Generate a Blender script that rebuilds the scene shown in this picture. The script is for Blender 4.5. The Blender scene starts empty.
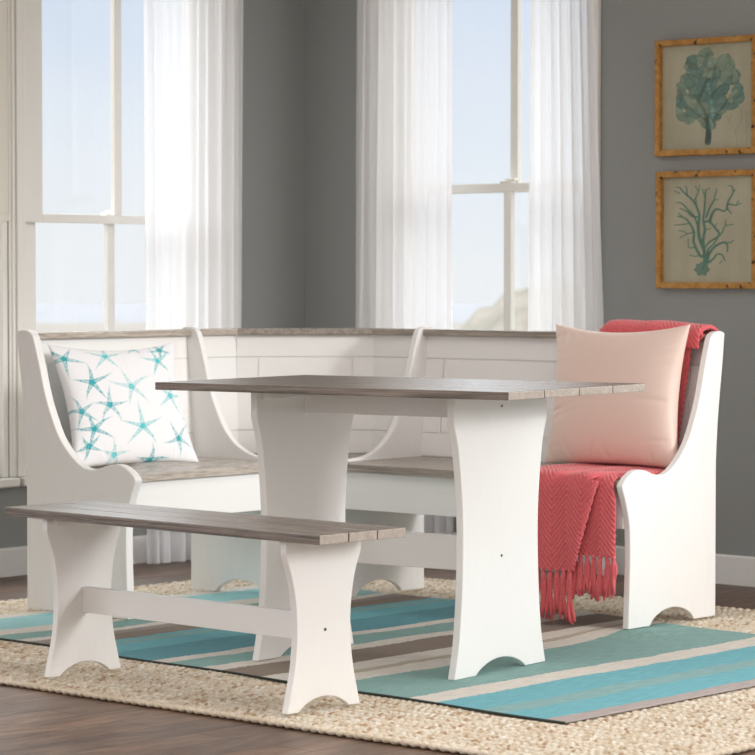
import bpy, bmesh, math, random
import numpy as np
from mathutils import Vector, Matrix
random.seed(7); rng = np.random.default_rng(11)
scn = bpy.context.scene
COL = scn.collection

def lin(c):
    c = c / 255.0
    return c / 12.92 if c <= 0.04045 else ((c + 0.055) / 1.055) ** 2.4
def rgb(r, g, b): return (lin(r), lin(g), lin(b), 1.0)

# ------------------------------------------------------------------ camera, world, light, exposure
F_PX = 2846.75
cam_d = bpy.data.cameras.new('camera'); cam = bpy.data.objects.new('camera', cam_d); COL.objects.link(cam)
cam_d.sensor_width = 36.0; cam_d.lens = F_PX / 755 * 36.0
cam.location = (7.634, -7.916, 1.058)
cam.rotation_euler = (math.radians(90 - 2.11), 0, math.radians(42.5))
cam_d.clip_end = 2000
cam_d.dof.use_dof = True; cam_d.dof.focus_distance = 7.4; cam_d.dof.aperture_fstop = 9.0
scn.camera = cam

world = bpy.data.worlds.new('sky'); scn.world = world; world.use_nodes = True
nt = world.node_tree; nt.nodes.clear()
wo = nt.nodes.new('ShaderNodeOutputWorld'); bg = nt.nodes.new('ShaderNodeBackground')
tc = nt.nodes.new('ShaderNodeTexCoord'); sp = nt.nodes.new('ShaderNodeSeparateXYZ')
rp = nt.nodes.new('ShaderNodeValToRGB')
el = rp.color_ramp.elements
el[0].position = 0.0; el[0].color = rgb(244, 246, 249)
el[1].position = 0.035; el[1].color = rgb(238, 243, 250)
e = el.new(0.085); e.color = rgb(222, 232, 248)
e = el.new(0.13); e.color = rgb(216, 227, 246)
e = el.new(0.22); e.color = (3.2, 3.3, 3.4, 1)
e = el.new(0.5); e.color = (6.0, 6.0, 6.1, 1)
ns = nt.nodes.new('ShaderNodeTexNoise'); ns.inputs['Scale'].default_value = 9; ns.inputs['Detail'].default_value = 3
mp = nt.nodes.new('ShaderNodeMapping'); mp.inputs['Scale'].default_value = (1, 1, 3)
ma = nt.nodes.new('ShaderNodeMath'); ma.operation = 'MULTIPLY_ADD'; ma.inputs[1].default_value = 0.05; 
nt.links.new(tc.outputs['Generated'], sp.inputs[0]); nt.links.new(tc.outputs['Generated'], mp.inputs[0])
nt.links.new(mp.outputs[0], ns.inputs['Vector'])
sb = nt.nodes.new('ShaderNodeMath'); sb.operation = 'SUBTRACT'; sb.inputs[1].default_value = 0.5
nt.links.new(ns.outputs['Fac'], sb.inputs[0]); nt.links.new(sb.outputs[0], ma.inputs[0]); nt.links.new(sp.outputs['Z'], ma.inputs[2])
nt.links.new(ma.outputs[0], rp.inputs[0]); # warm fill added to the sky half towards the open side of the room
dt = nt.nodes.new('ShaderNodeVectorMath'); dt.operation = 'DOT_PRODUCT'; dt.inputs[1].default_value = (0.85, -0.53, 0.0)
nt.links.new(tc.outputs['Generated'], dt.inputs[0])
mr = nt.nodes.new('ShaderNodeMapRange'); mr.interpolation_type = 'SMOOTHSTEP'; mr.inputs['From Min'].default_value = -0.45; mr.inputs['From Max'].default_value = 0.15
nt.links.new(dt.outputs['Value'], mr.inputs['Value'])
mx = nt.nodes.new('ShaderNodeMix'); mx.data_type = 'RGBA'; mx.inputs[7].default_value = (1.06, 1.0, 0.955, 1)
nt.links.new(mr.outputs[0], mx.inputs[0]); nt.links.new(rp.outputs[0], mx.inputs[6]); nt.links.new(mx.outputs[2], bg.inputs[0]); nt.links.new(bg.outputs[0], wo.inputs[0])
bg.inputs[1].default_value = 1.0

ld = bpy.data.lights.new('key_light', 'AREA'); lo = bpy.data.objects.new('key_light', ld); COL.objects.link(lo)
ld.shape = 'RECTANGLE'; ld.size = 3.2; ld.size_y = 3.2; ld.energy = 690; ld.color = (1.0, 0.995, 0.985)
lo.location = (15.3, 1.3, 4.4)
lo.rotation_euler = (Vector((2.2, -2.2, 0.4)) - Vector(lo.location)).to_track_quat('-Z', 'Y').to_euler()

cd_ = bpy.data.lights.new('added_fill_light', 'AREA'); co_ = bpy.data.objects.new('added_fill_light', cd_); COL.objects.link(co_)  # unseen lamp, added to lift the floor, seats and walls
cd_.shape = 'DISK'; cd_.size = 2.2; cd_.energy = 38; cd_.color = (1.0, 0.97, 0.94)
co_.location = (3.6, -3.0, 2.66)

sd_ = bpy.data.lights.new('added_spot_light', 'SPOT'); so_ = bpy.data.objects.new('added_spot_light', sd_); COL.objects.link(so_)  # unseen spot, added to brighten the left bench section
sd_.energy = 4200; sd_.spot_size = math.radians(6.4); sd_.spot_blend = 0.9; sd_.shadow_soft_size = 0.7
so_.location = (15.3, 0.9, 4.6); so_.rotation_euler = (Vector((1.15, -1.62, 0.50)) - Vector(so_.location)).to_track_quat('-Z', 'Y').to_euler()

scn.view_settings.view_transform = 'Standard'; scn.view_settings.look = 'None'
scn.view_settings.gamma = 1; scn.view_settings.use_curve_mapping = False
scn.view_settings.exposure = 0.0
scn.cycles.use_denoising = True
scn.cycles.max_bounces = 10; scn.cycles.diffuse_bounces = 6; scn.cycles.transparent_max_bounces = 16

# ------------------------------------------------------------------ helpers
def link(o, parent=None):
    COL.objects.link(o)
    if parent: o.parent = parent
    return o
def tag(o, label=None, cat=None, group=None, kind=None):
    if label: o['label'] = label
    if cat: o['category'] = cat
    if group: o['group'] = group
    if kind: o['kind'] = kind
    return o
def empty(name, loc, rz=0):
    o = bpy.data.objects.new(name, None); o.location = loc; o.rotation_euler = (0, 0, math.radians(rz))
    o.empty_display_size = 0.1
    return link(o)
def obj(name, bm, mat, parent=None, smooth=False, bevel=0, seg=2):
    bmesh.ops.remove_doubles(bm, verts=bm.verts, dist=1e-6)
    bmesh.ops.recalc_face_normals(bm, faces=bm.faces)
    me = bpy.data.meshes.new(name); bm.to_mesh(me); bm.free()
    me.materials.append(mat)
    o = link(bpy.data.objects.new(name, me), parent)
    if smooth:
        for p in me.polygons: p.use_smooth = True
    if bevel:
        m = o.modifiers.new('bevel', 'BEVEL'); m.width = bevel; m.segments = seg; m.limit_method = 'ANGLE'; m.angle_limit = math.radians(40)
    return o
def box(bm, x0, x1, y0, y1, z0, z1):
    v = [bm.verts.new(p) for p in ((x0,y0,z0),(x1,y0,z0),(x1,y1,z0),(x0,y1,z0),(x0,y0,z1),(x1,y0,z1),(x1,y1,z1),(x0,y1,z1))]
    for f in ((0,3,2,1),(4,5,6,7),(0,1,5,4),(1,2,6,5),(2,3,7,6),(3,0,4,7)): bm.faces.new([v[i] for i in f])
def boxes(*bs):
    bm = bmesh.new()
    for b in bs: box(bm, *b)
    return bm
def prism(bm, pts, fa, fb):
    """pts: 2D outline; fa/fb map a 2D point to the 3D point on either face"""
    a = [bm.verts.new(fa(*p)) for p in pts]; b = [bm.verts.new(fb(*p)) for p in pts]
    n = len(pts)
    bm.faces.new(a); bm.faces.new(b[::-1])
    for i in range(n): bm.faces.new([a[i], b[i], b[(i+1) % n], a[(i+1) % n]])
def tube(bm, pts, r, n=8, taper=None):
    rings = []
    pts = [Vector(p) for p in pts]
    up = Vector((0.13, 0.31, 0.94))
    for i, p in enumerate(pts):
        t = (pts[min(i+1, len(pts)-1)] - pts[max(i-1, 0)])
        if t.length < 1e-9: t = Vector((0, 0, 1))
        t.normalize()
        a = t.cross(up)
        if a.length < 1e-3: a = t.cross(Vector((1, 0, 0)))
        a.normalize(); b = t.cross(a)
        rr = r * (taper[i] if taper else 1)
        rings.append([bm.verts.new(p + (a*math.cos(k*2*math.pi/n) + b*math.sin(k*2*math.pi/n))*rr) for k in range(n)])
    for i in range(len(rings)-1):
        for k in range(n):
            bm.faces.new([rings[i][k], rings[i][(k+1)%n], rings[i+1][(k+1)%n], rings[i+1][k]])
    bm.faces.new(rings[0][::-1]); bm.faces.new(rings[-1])
def smooth_path(pts, n=6, closed=False):
    P = [np.array(p, float) for p in pts]; out = []
    N = len(P)
    rngi = range(N if closed else N-1)
    for i in rngi:
        p0 = P[(i-1) % N] if (closed or i > 0) else P[i]
        p1 = P[i]; p2 = P[(i+1) % N]
        p3 = P[(i+2) % N] if (closed or i+2 < N) else p2
        for k in range(n):
            t = k/n
            out.append(tuple(0.5*((2*p1)+(-p0+p2)*t+(2*p0-5*p1+4*p2-p3)*t*t+(-p0+3*p1-3*p2+p3)*t**3)))
    if not closed: out.append(tuple(P[-1]))
    return out
def grid_mesh(name, V, nu, nv, mat, parent=None, smooth=True, uv=None, color=None):
    """V: (nu*nv,3) array in row-major [u][v]"""
    me = bpy.data.meshes.new(name)
    idx = np.arange(nu*nv).reshape(nu, nv)
    q = np.stack([idx[:-1,:-1], idx[1:,:-1], idx[1:,1:], idx[:-1,1:]], -1).reshape(-1, 4)
    me.vertices.add(nu*nv); me.vertices.foreach_set('co', np.asarray(V, np.float32).ravel())
    me.loops.add(len(q)*4); me.loops.foreach_set('vertex_index', q.ravel().astype(np.int32))
    me.polygons.add(len(q)); me.polygons.foreach_set('loop_start', np.arange(0, len(q)*4, 4, dtype=np.int32))
    me.polygons.foreach_set('loop_total', np.full(len(q), 4, np.int32))
    me.update(calc_edges=True)
    if smooth: me.polygons.foreach_set('use_smooth', np.ones(len(q), bool))
    if uv is not None:
        l = me.uv_layers.new(name='uv'); l.data.foreach_set('uv', np.asarray(uv, np.float32)[q.ravel()].ravel())
    if color is not None:
        ca = me.color_attributes.new('paint', 'FLOAT_COLOR', 'POINT'); ca.data.foreach_set('color', np.asarray(color, np.float32).ravel())
    me.materials.append(mat); me.validate()
    return link(bpy.data.objects.new(name, me), parent)

# ------------------------------------------------------------------ materials
class NT:
    def __init__(s, name, rough=0.6, spec=0.4):
        s.m = bpy.data.materials.new(name); s.m.use_nodes = True; s.t = s.m.node_tree
        s.b = s.t.nodes['Principled BSDF']; s.b.inputs['Roughness'].default_value = rough
        s.b.inputs['Specular IOR Level'].default_value = spec
        s.out = s.t.nodes['Material Output']
    def n(s, t, **k):
        x = s.t.nodes.new('ShaderNode' + t)
        for a, v in k.items():
            if hasattr(x, a) and not a[0].isupper(): setattr(x, a, v)
            else: x.inputs[a.replace('_', ' ')].default_value = v
        return x
    def l(s, a, b): s.t.links.new(a, b)
    def coord(s, scale=(1, 1, 1), kind='Object', rot=(0, 0, 0)):
        c = s.n('TexCoord'); m = s.n('Mapping'); m.inputs['Scale'].default_value = scale; m.inputs['Rotation'].default_value = rot
        s.l(c.outputs[kind], m.inputs[0]); return m.outputs[0]
    def noise(s, vec, scale=5, detail=4, rough=0.55, dist=0):
        x = s.n('TexNoise'); x.inputs['Scale'].default_value = scale; x.inputs['Detail'].default_value = detail
        x.inputs['Roughness'].default_value = rough; x.inputs['Distortion'].default_value = dist
        s.l(vec, x.inputs['Vector']); return x.outputs['Fac']
    def ramp(s, fac, stops, interp='LINEAR'):
        x = s.n('ValToRGB'); x.color_ramp.interpolation = interp
        e = x.color_ramp.elements
        while len(e) > 1: e.remove(e[-1])
        e[0].position, e[0].color = stops[0][0], stops[0][1]
        for p, c in stops[1:]:
            q = e.new(p); q.color = c
        s.l(fac, x.inputs[0]); return x.outputs[0]
    def mix(s, fac, a, b, mode='MIX'):
        x = s.n('Mix'); x.data_type = 'RGBA'; x.blend_type = mode
        for sock, v in ((x.inputs[0], fac), (x.inputs[6], a), (x.inputs[7], b)):
            if hasattr(v, 'links'): s.l(v, sock)
            else: sock.default_value = v
        return x.outputs[2]
    def math(s, op, a, b=0.0, c=None):
        x = s.n('Math'); x.operation = op
        for i, v in enumerate((a, b, c)):
            if v is None: continue
            if hasattr(v, 'links'): s.l(v, x.inputs[i])
            else: x.inputs[i].default_value = v
        return x.outputs[0]
    def col(s, c):
        if hasattr(c, 'links'): s.l(c, s.b.inputs['Base Color'])
        else: s.b.inputs['Base Color'].default_value = c
    def bump(s, h, strength=0.3, dist=0.002):
        x = s.n('Bump'); x.inputs['Strength'].default_value = strength; x.inputs['Distance'].default_value = dist
        s.l(h, x.inputs['Height']); s.l(x.outputs[0], s.b.inputs['Normal'])

def m_white_wood():
    t = NT('white_painted_wood', 0.42, 0.4)
    v = t.coord((30, 30, 1.6)); g = t.noise(v, 6, 5, 0.6)
    t.col(t.ramp(g, [(0.3, rgb(239, 238, 236)), (0.7, rgb(242, 241, 239))]))
    t.bump(g, 0.05, 0.001); return t.m
def m_white_wood_h():
    t = NT('white_painted_board', 0.42, 0.4)
    v = t.coord((1.6, 1.6, 40)); g = t.noise(v, 6, 5, 0.6)
    t.col(t.ramp(g, [(0.3, rgb(239, 238, 236)), (0.7, rgb(242, 241, 239))]))
    t.bump(g, 0.05, 0.001); return t.m
def m_grey_wood(name, axis='X', lo=(104, 96, 90), hi=(158, 150, 142), rough=0.27):
    t = NT(name, rough, 0.5)
    sc = (1.3, 26, 26) if axis == 'X' else (26, 1.3, 26)
    v = t.coord(sc); g = t.noise(v, 3.2, 8, 0.62, 0.6); g2 = t.noise(t.coord((sc[0]*.5, sc[1]*3, sc[2]*3)), 5, 4, 0.7)
    c1 = t.ramp(g, [(0.32, rgb(*lo)), (0.68, rgb(*hi))])
    c2 = t.ramp(g2, [(0.38, rgb(lo[0]-26, lo[1]-26, lo[2]-26)), (0.55, (1, 1, 1, 1))])
    t.col(t.mix(0.55, c1, c2, 'MULTIPLY')); t.bump(g2, 0.4, 0.0012)
    return t.m
M_WHITE = m_white_wood(); M_WHITEH = m_white_wood_h()
M_TOP = m_grey_wood('weathered_grey_wood', 'X', (98, 86, 78), (152, 140, 130))
M_SEATX = m_grey_wood('weathered_grey_seat_wood', 'X', (142, 131, 121), (186, 176, 165))
M_SEATY = m_grey_wood('weathered_grey_seat_wood_lit', 'Y', (176, 166, 155), (212, 203, 193))  # left-section copy of the seat wood, its stronger light put into the colour
M_ENDG = m_grey_wood('pale_end_grain', 'X', (168, 158, 147), (200, 191, 181), 0.45)
def end_grain(o):
    o.data.materials.append(M_ENDG)
    for p in o.data.polygons:
        if abs(p.normal.x) > 0.9: p.material_index = 1
def m_plain(name, c, rough=0.6, spec=0.3, metal=0):
    t = NT(name, rough, spec); t.col(rgb(*c)); t.b.inputs['Metallic'].default_value = metal; return t.m
def m_wall():
    t = NT('grey_wall_paint', 0.75, 0.25)
    v = t.coord((1, 1, 1)); g = t.noise(v, 130, 3, 0.6)
    t.col(rgb(151, 153, 151)); t.bump(g, 0.08, 0.001); return t.m
M_WALL = m_wall()
M_TRIM = m_plain('cream_trim_paint', (238, 236, 230), 0.4, 0.4)
M_BASE = m_plain('white_baseboard_paint', (238, 236, 234), 0.4, 0.4)
def m_floor():
    t = NT('dark_hardwood_floor', 0.42, 0.45)
    br = t.n('TexBrick'); c = t.coord((1, 1, 1), 'Object', (0, 0, math.radians(90)))
    br.inputs['Scale'].default_value = 1; br.inputs['Brick Width'].default_value = 1.7; br.inputs['Row Height'].default_value = 0.127
    br.inputs['Mortar Size'].default_value = 0.0022; br.inputs['Mortar Smooth'].default_value = 0.2; br.offset = 0.37
    br.inputs['Color1'].default_value = (0, 0, 0, 1); br.inputs['Color2'].default_value = (1, 1, 1, 1); br.inputs['Mortar'].default_value = (0.5, 0.5, 0.5, 1)
    t.l(c, br.inputs['Vector'])
    g = t.noise(t.coord((6, 1.5, 1)), 2.0, 9, 0.68, 1.6); g2 = t.noise(t.coord((34, 1.6, 1)), 3, 5, 0.7)
    base = t.ramp(g, [(0.3, rgb(82, 62, 50)), (0.5, rgb(118, 93, 76)), (0.72, rgb(156, 127, 105))])
    tone = t.ramp(br.outputs['Color'], [(0, rgb(205, 205, 205)), (1, rgb(255, 250, 245))])
    c1 = t.mix(1.0, base, tone, 'MULTIPLY')
    c2 = t.mix(0.4, c1, t.ramp(g2, [(0.36, rgb(120, 112, 106)), (0.56, (1, 1, 1, 1))]), 'MULTIPLY')
    c3 = t.mix(br.outputs['Fac'], c2, rgb(48, 38, 32))
    t.col(c3); h = t.math('MULTIPLY_ADD', br.outputs['Fac'], -1.5, g2)
    t.bump(h, 0.35, 0.002)
    r = t.ramp(g2, [(0, (0.32,)*3+(1,)), (1, (0.55,)*3+(1,))]); t.l(r, t.b.inputs['Roughness'])
    return t.m
M_FLOOR = m_floor()
def m_sheer():
    t = NT('white_sheer_fabric', 0.8, 0.1)
    tr = t.n('BsdfTransparent'); tl = t.n('BsdfTranslucent'); df = t.n('BsdfDiffuse')
    tl.inputs[0].default_value = rgb(250, 250, 251); df.inputs[0].default_value = rgb(247, 247, 249)
    a = t.n('MixShader'); a.inputs[0].default_value = 0.5; t.l(df.outputs[0], a.inputs[1]); t.l(tl.outputs[0], a.inputs[2])
    w = t.noise(t.coord((1, 1, 0.05)), 40, 2, 0.5)
    f = t.math('MULTIPLY_ADD', w, 0.10, 0.66)
    b = t.n('MixShader'); t.l(f, b.inputs[0]); t.l(tr.outputs[0], b.inputs[1]); t.l(a.outputs[0], b.inputs[2])
    t.l(b.outputs[0], t.out.inputs[0]); return t.m
M_SHEER = m_sheer()
def m_glass():
    t = NT('window_glass'); tr = t.n('BsdfTransparent'); gl = t.n('BsdfGlossy'); gl.inputs['Roughness'].default_value = 0.02
    tr.inputs[0].default_value = (0.98, 0.99, 0.99, 1)
    b = t.n('MixShader'); b.inputs[0].default_value = 0.04; t.l(tr.outputs[0], b.inputs[1]); t.l(gl.outputs[0], b.inputs[2])
    t.l(b.outputs[0], t.out.inputs[0]); return t.m
M_GLASS = m_glass()
def m_paint(name, rough=0.7, sheen=0, weave=900, strength=0.15, spec=0.2):
    t = NT(name, rough, spec); a = t.n('VertexColor'); a.layer_name = 'paint'
    g = t.noise(t.coord((1, 1, 1)), weave, 2, 0.5); t.col(a.outputs[0]); t.bump(g, strength, 0.001)
    t.b.inputs['Sheen Weight'].default_value = sheen; return t.m

# ------------------------------------------------------------------ the setting
WT = 0.16           # wall thickness
def wall_x(name, x0, x1, openings, y0, y1, ztop=2.7):      # wall running along X
    bm = bmesh.new(); xs = x0
    for (a, b, z0, z1) in sorted(openings):
        if a > xs: box(bm, xs, a, y0, y1, 0, ztop)
        box(bm, a, b, y0, y1, 0, z0); box(bm, a, b, y0, y1, z1, ztop); xs = b
    if xs < x1: box(bm, xs, x1, y0, y1, 0, ztop)
    return bm
R_OPEN = (0.40, 1.40, 0.38, 2.32)                 # right window opening
L_OPEN = (-1.425, -0.421, 0.345, 2.32)
L2_OPEN = (-2.46, -1.486, 0.345, 2.32)
tag(obj('floor', boxes((-WT, 9.5, -9.5, WT, -0.1, 0.0)), M_FLOOR), kind='structure')
tag(obj('wall_right', wall_x('wall_right', -WT, 3.1, [R_OPEN], 0, WT), M_WALL), kind='structure')
bm = wall_x('wall_left', -4.2, 0, [L_OPEN, L2_OPEN], 0, 1)
for v in bm.verts: v.co = Vector((0 if v.co.y > 0.5 else -WT, v.co.x, v.co.z))
tag(obj('wall_left', bm, M_WALL), kind='structure')
tag(obj('ceiling', boxes((-WT, 6.6, -6.6, WT, 2.7, 2.8)), m_plain('white_ceiling_paint', (236, 236, 234), 0.8)), kind='structure')
def base_profile(axis, a, b):
    bm = bmesh.new()
    pr = [(0, 0), (0.014, 0), (0.014, 0.094), (0.011, 0.098), (0, 0.1)]
    if axis == 'x': prism(bm, pr, lambda d, z: (a, -d, z), lambda d, z: (b, -d, z))
    else: prism(bm, pr, lambda d, z: (d, a, z), lambda d, z: (d, b, z))
    return bm
tag(obj('baseboard_right', base_profile('x', 0.016, 3.1), M_BASE), kind='structure')
tag(obj('baseboard_left', base_profile('y', -4.2, 0), M_BASE), kind='structure')

# outside: sand, sea, dune
t = NT('pale_beach_sand', 0.9, 0.1); g = t.noise(t.coord((0.05, 0.05, 0.05)), 2, 5); t.col(t.ramp(g, [(0.3, rgb(132, 128, 121)), (0.7, rgb(146, 142, 135))])); M_SAND = t.m
t = NT('pale_grey_sea', 0.6, 0.2); g = t.noise(t.coord((0.03, 0.03, 0.03)), 3, 5); t.col(t.ramp(g, [(0.3, rgb(110, 114, 122)), (0.7, rgb(122, 125, 132))])); M_SEA = t.m
def sector(bm, r0, r1, z0, z1, n=48):
    c = Vector((7.6, -7.9, 0)); V = []
    for i in range(n+1):
        a = math.radians(100 + i*(75.0/n)); d = Vector((math.cos(a), math.sin(a), 0))
        V.append([bm.verts.new(c + d*r0 + Vector((0, 0, z0))), bm.verts.new(c + d*r1 + Vector((0, 0, z0))),
                  bm.verts.new(c + d*r0 + Vector((0, 0, z0-0.5))), bm.verts.new(c + d*r1 + Vector((0, 0, z0-0.5)))])
    for i in range(n):
        p, q = V[i], V[i+1]
        bm.faces.new([p[0], p[1], q[1], q[0]]); bm.faces.new([p[2], q[2], q[3], p[3]])
        bm.faces.new([p[0], q[0], q[2], p[2]]); bm.faces.new([p[1], p[3], q[3], q[1]])
    bm.faces.new([V[0][0], V[0][2], V[0][3], V[0][1]]); bm.faces.new([V[-1][0], V[-1][1], V[-1][3], V[-1][2]])
bm = bmesh.new(); sector(bm, 14, 290, -4.0, -4.5); tag(obj('beach', bm, M_SAND), kind='structure')
bm = bmesh.new(); sector(bm, 290, 470, -4.0, -4.5); tag(obj('sea', bm, M_SEA), kind='structure')
# dune seen through the right window
nu, nv = 60, 40
A, B = np.meshgrid(np.linspace(0, 1, nu), np.linspace(0, 1, nv), indexing='ij')
ang = np.radians(126 + A*8); rad = 45 + B*30
hh = np.sin(np.pi*B)**0.8 * (4.95*np.exp(-((A-0.38)/0.45)**2) + 0.12*np.sin(A*41)*np.sin(A*17+1) + 0.05*np.sin(A*97+B*9))*np.clip((1-A)*4, 0, 1)
V = np.stack([7.6 + rad*np.cos(ang), -7.9 + rad*np.sin(ang), -4.05 + hh], -1).reshape(-1, 3)
t = NT('sandy_dune_grass', 0.9, 0.1); g = t.noise(t.coord((1, 1, 1)), 0.9, 6, 0.7); t.col(t.ramp(g, [(0.4, rgb(124, 121, 111)), (0.6, rgb(146, 141, 131))])); M_DUNE = t.m
tag(grid_mesh('dune', V, nu, nv, M_DUNE), kind='structure')

# windows -----------------------------------------------------------------
def window(name, opening, frame, wallaxis, upper_d, lower_d, rail_z, mull=True, st=0.045, apron=True, mc=None):
    """s runs along the wall; d is the depth behind the room face. frame(s,d,z) maps to world."""
    a, b, z0, z1 = opening
    mc = (a+b)/2 if mc is None else mc
    root = empty(name, frame((a+b)/2, 0.0, z0)); tag(root, kind='structure')
    inv = Matrix.Translation(-Vector(root.location))
    def part(nm, bs, mat, bev=0.003):
        bm = bmesh.new()
        for (s0, s1, d0, d1, za, zb) in bs:
            p = frame(s0, d0, za); q = frame(s1, d1, zb)
            box(bm, min(p[0], q[0]), max(p[0], q[0]), min(p[1], q[1]), max(p[1], q[1]), za, zb)
        bm.transform(inv)
        return obj(nm, bm, mat, root, bevel=bev)
    j = 0.022
    part('jamb', [(a, a+j, 0.0, 0.15, z0, z1), (b-j, b, 0.0, 0.15, z0, z1), (a+j, b-j, 0.0, 0.15, z1-j, z1)], M_TRIM)
    def sash(nm, d, za, zb, bot, top, st=st, mw=0.034):
        o = part(nm, [(a+j, a+j+st, d-0.018, d+0.018, za, zb), (b-j-st, b-j, d-0.018, d+0.018, za, zb),
                  (a+j+st, b-j-st, d-0.018, d+0.018, za, za+bot), (a+j+st, b-j-st, d-0.018, d+0.018, zb-top, zb)] +
                 ([(mc-mw/2, mc+mw/2, d-0.012, d+0.012, za+bot, zb-top)] if mull else []), M_TRIM, 0.002)
        g = part('pane', [(a+j+st-.004, b-j-st+.004, d-0.003, d+0.001, za+bot-.004, zb-top+.004)], M_GLASS, 0)
        g.parent = o
        return o
    sash('upper_sash', upper_d, rail_z, z1-j, 0.030, 0.05)
    sash('lower_sash', lower_d, z0+0.02, rail_z+0.030, 0.07, 0.030)
    c = mc
    k = part('sash_lock', [(c-0.03, c+0.02, lower_d-0.02, lower_d+0.015, rail_z+0.030, rail_z+0.040), (c-0.012, c+0.035, lower_d-0.012, lower_d+0.008, rail_z+0.040, rail_z+0.048)], M_TRIM, 0.003)
    cw = 0.0
    part('window_sill', [(a-0.02, b+0.02, -0.04, 0.12, z0-0.032, z0+0.0)], M_TRIM, 0.006)
    if apron: part('apron', [(a-0.02, b+0.02, -0.014, -0.0005, z0-0.075, z0-0.0305)], M_TRIM, 0.003)
    return root, part
fr_r = lambda s, d, z: (s, d, z)
fr_l = lambda s, d, z: (-d, s, z)
wr, pr_ = window('window_2', R_OPEN, fr_r, 'x', 0.095, 0.058, 1.352, st=0.06, mc=0.978)
pr_('casing', [(0.352, 0.40, -0.018, -0.0005, 0.381, 2.38), (1.40, 1.445, -0.018, -0.0005, 0.381, 2.38), (0.40, 1.40, -0.018, -0.0005, 2.32, 2.38)], M_TRIM)
wl, pl_ = window('window_1', L_OPEN, fr_l, 'y', 0.060, 0.100, 1.236, st=0.114, apron=False)
# casing / mullion post between the two left windows, built as stepped moulding
pl_('casing', [(-1.485, -1.426, -0.006, -0.0005, 0.346, 2.38), (-1.476, -1.464, -0.016, -0.006, 0.346, 2.38), (-1.457, -1.440, -0.018, -0.006, 0.346, 2.38),
               (-0.421, -0.375, -0.018, -0.0005, 0.346, 2.38), (-1.425, -0.421, -0.018, -0.0005, 2.32, 2.38)], M_TRIM)
wl2, pl2_ = window('window_3', L2_OPEN, fr_l, 'y', 0.060, 0.100, 1.236, st=0.08, apron=False)
t = NT('cream_roller_shade', 0.8, 0.1); t.col(rgb(232, 228, 218)); t.b.inputs['Transmission Weight'].default_value = 0
M_SHADE = t.m
sh = pl2_('shade', [(-2.43, -1.4865, -0.006, -0.002, 1.262, 2.30), (-2.43, -1.4865, -0.012, -0.001, 1.236, 1.262)], M_SHADE)

# ------------------------------------------------------------------ jute rug (braided)
def m_jute():
    t = NT('natural_braided_jute', 0.9, 0.1)
    g = t.noise(t.coord((26, 60, 1)), 2.6, 4, 0.7); g2 = t.noise(t.coord((1, 1, 1)), 190, 2, 0.6); g3 = t.noise(t.coord((3, 14, 1)), 2, 3)
    c = t.ramp(g, [(0.28, rgb(176, 142, 112)), (0.38, rgb(214, 198, 176)), (0.56, rgb(226, 215, 198)), (0.75, rgb(238, 231, 219))])
    c = t.mix(0.35, c, t.ramp(g3, [(0.35, rgb(196, 176, 148)), (0.65, (1, 1, 1, 1))]), 'MULTIPLY')
    t.col(c); t.bump(g2, 0.6, 0.002); return t.m
M_JUTE = m_jute()
t = NT('braided_jute_strands', 0.9, 0.1); a_ = t.n('VertexColor'); a_.layer_name = 'paint'
g = t.noise(t.coord((60, 220, 1)), 2, 3, 0.6); t.col(t.mix(0.5, a_.outputs[0], t.ramp(g, [(0.35, rgb(196, 184, 168)), (0.6, (1, 1, 1, 1))]), 'MULTIPLY')); t.bump(g, 0.8, 0.003); M_JUTEF = t.m
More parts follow.
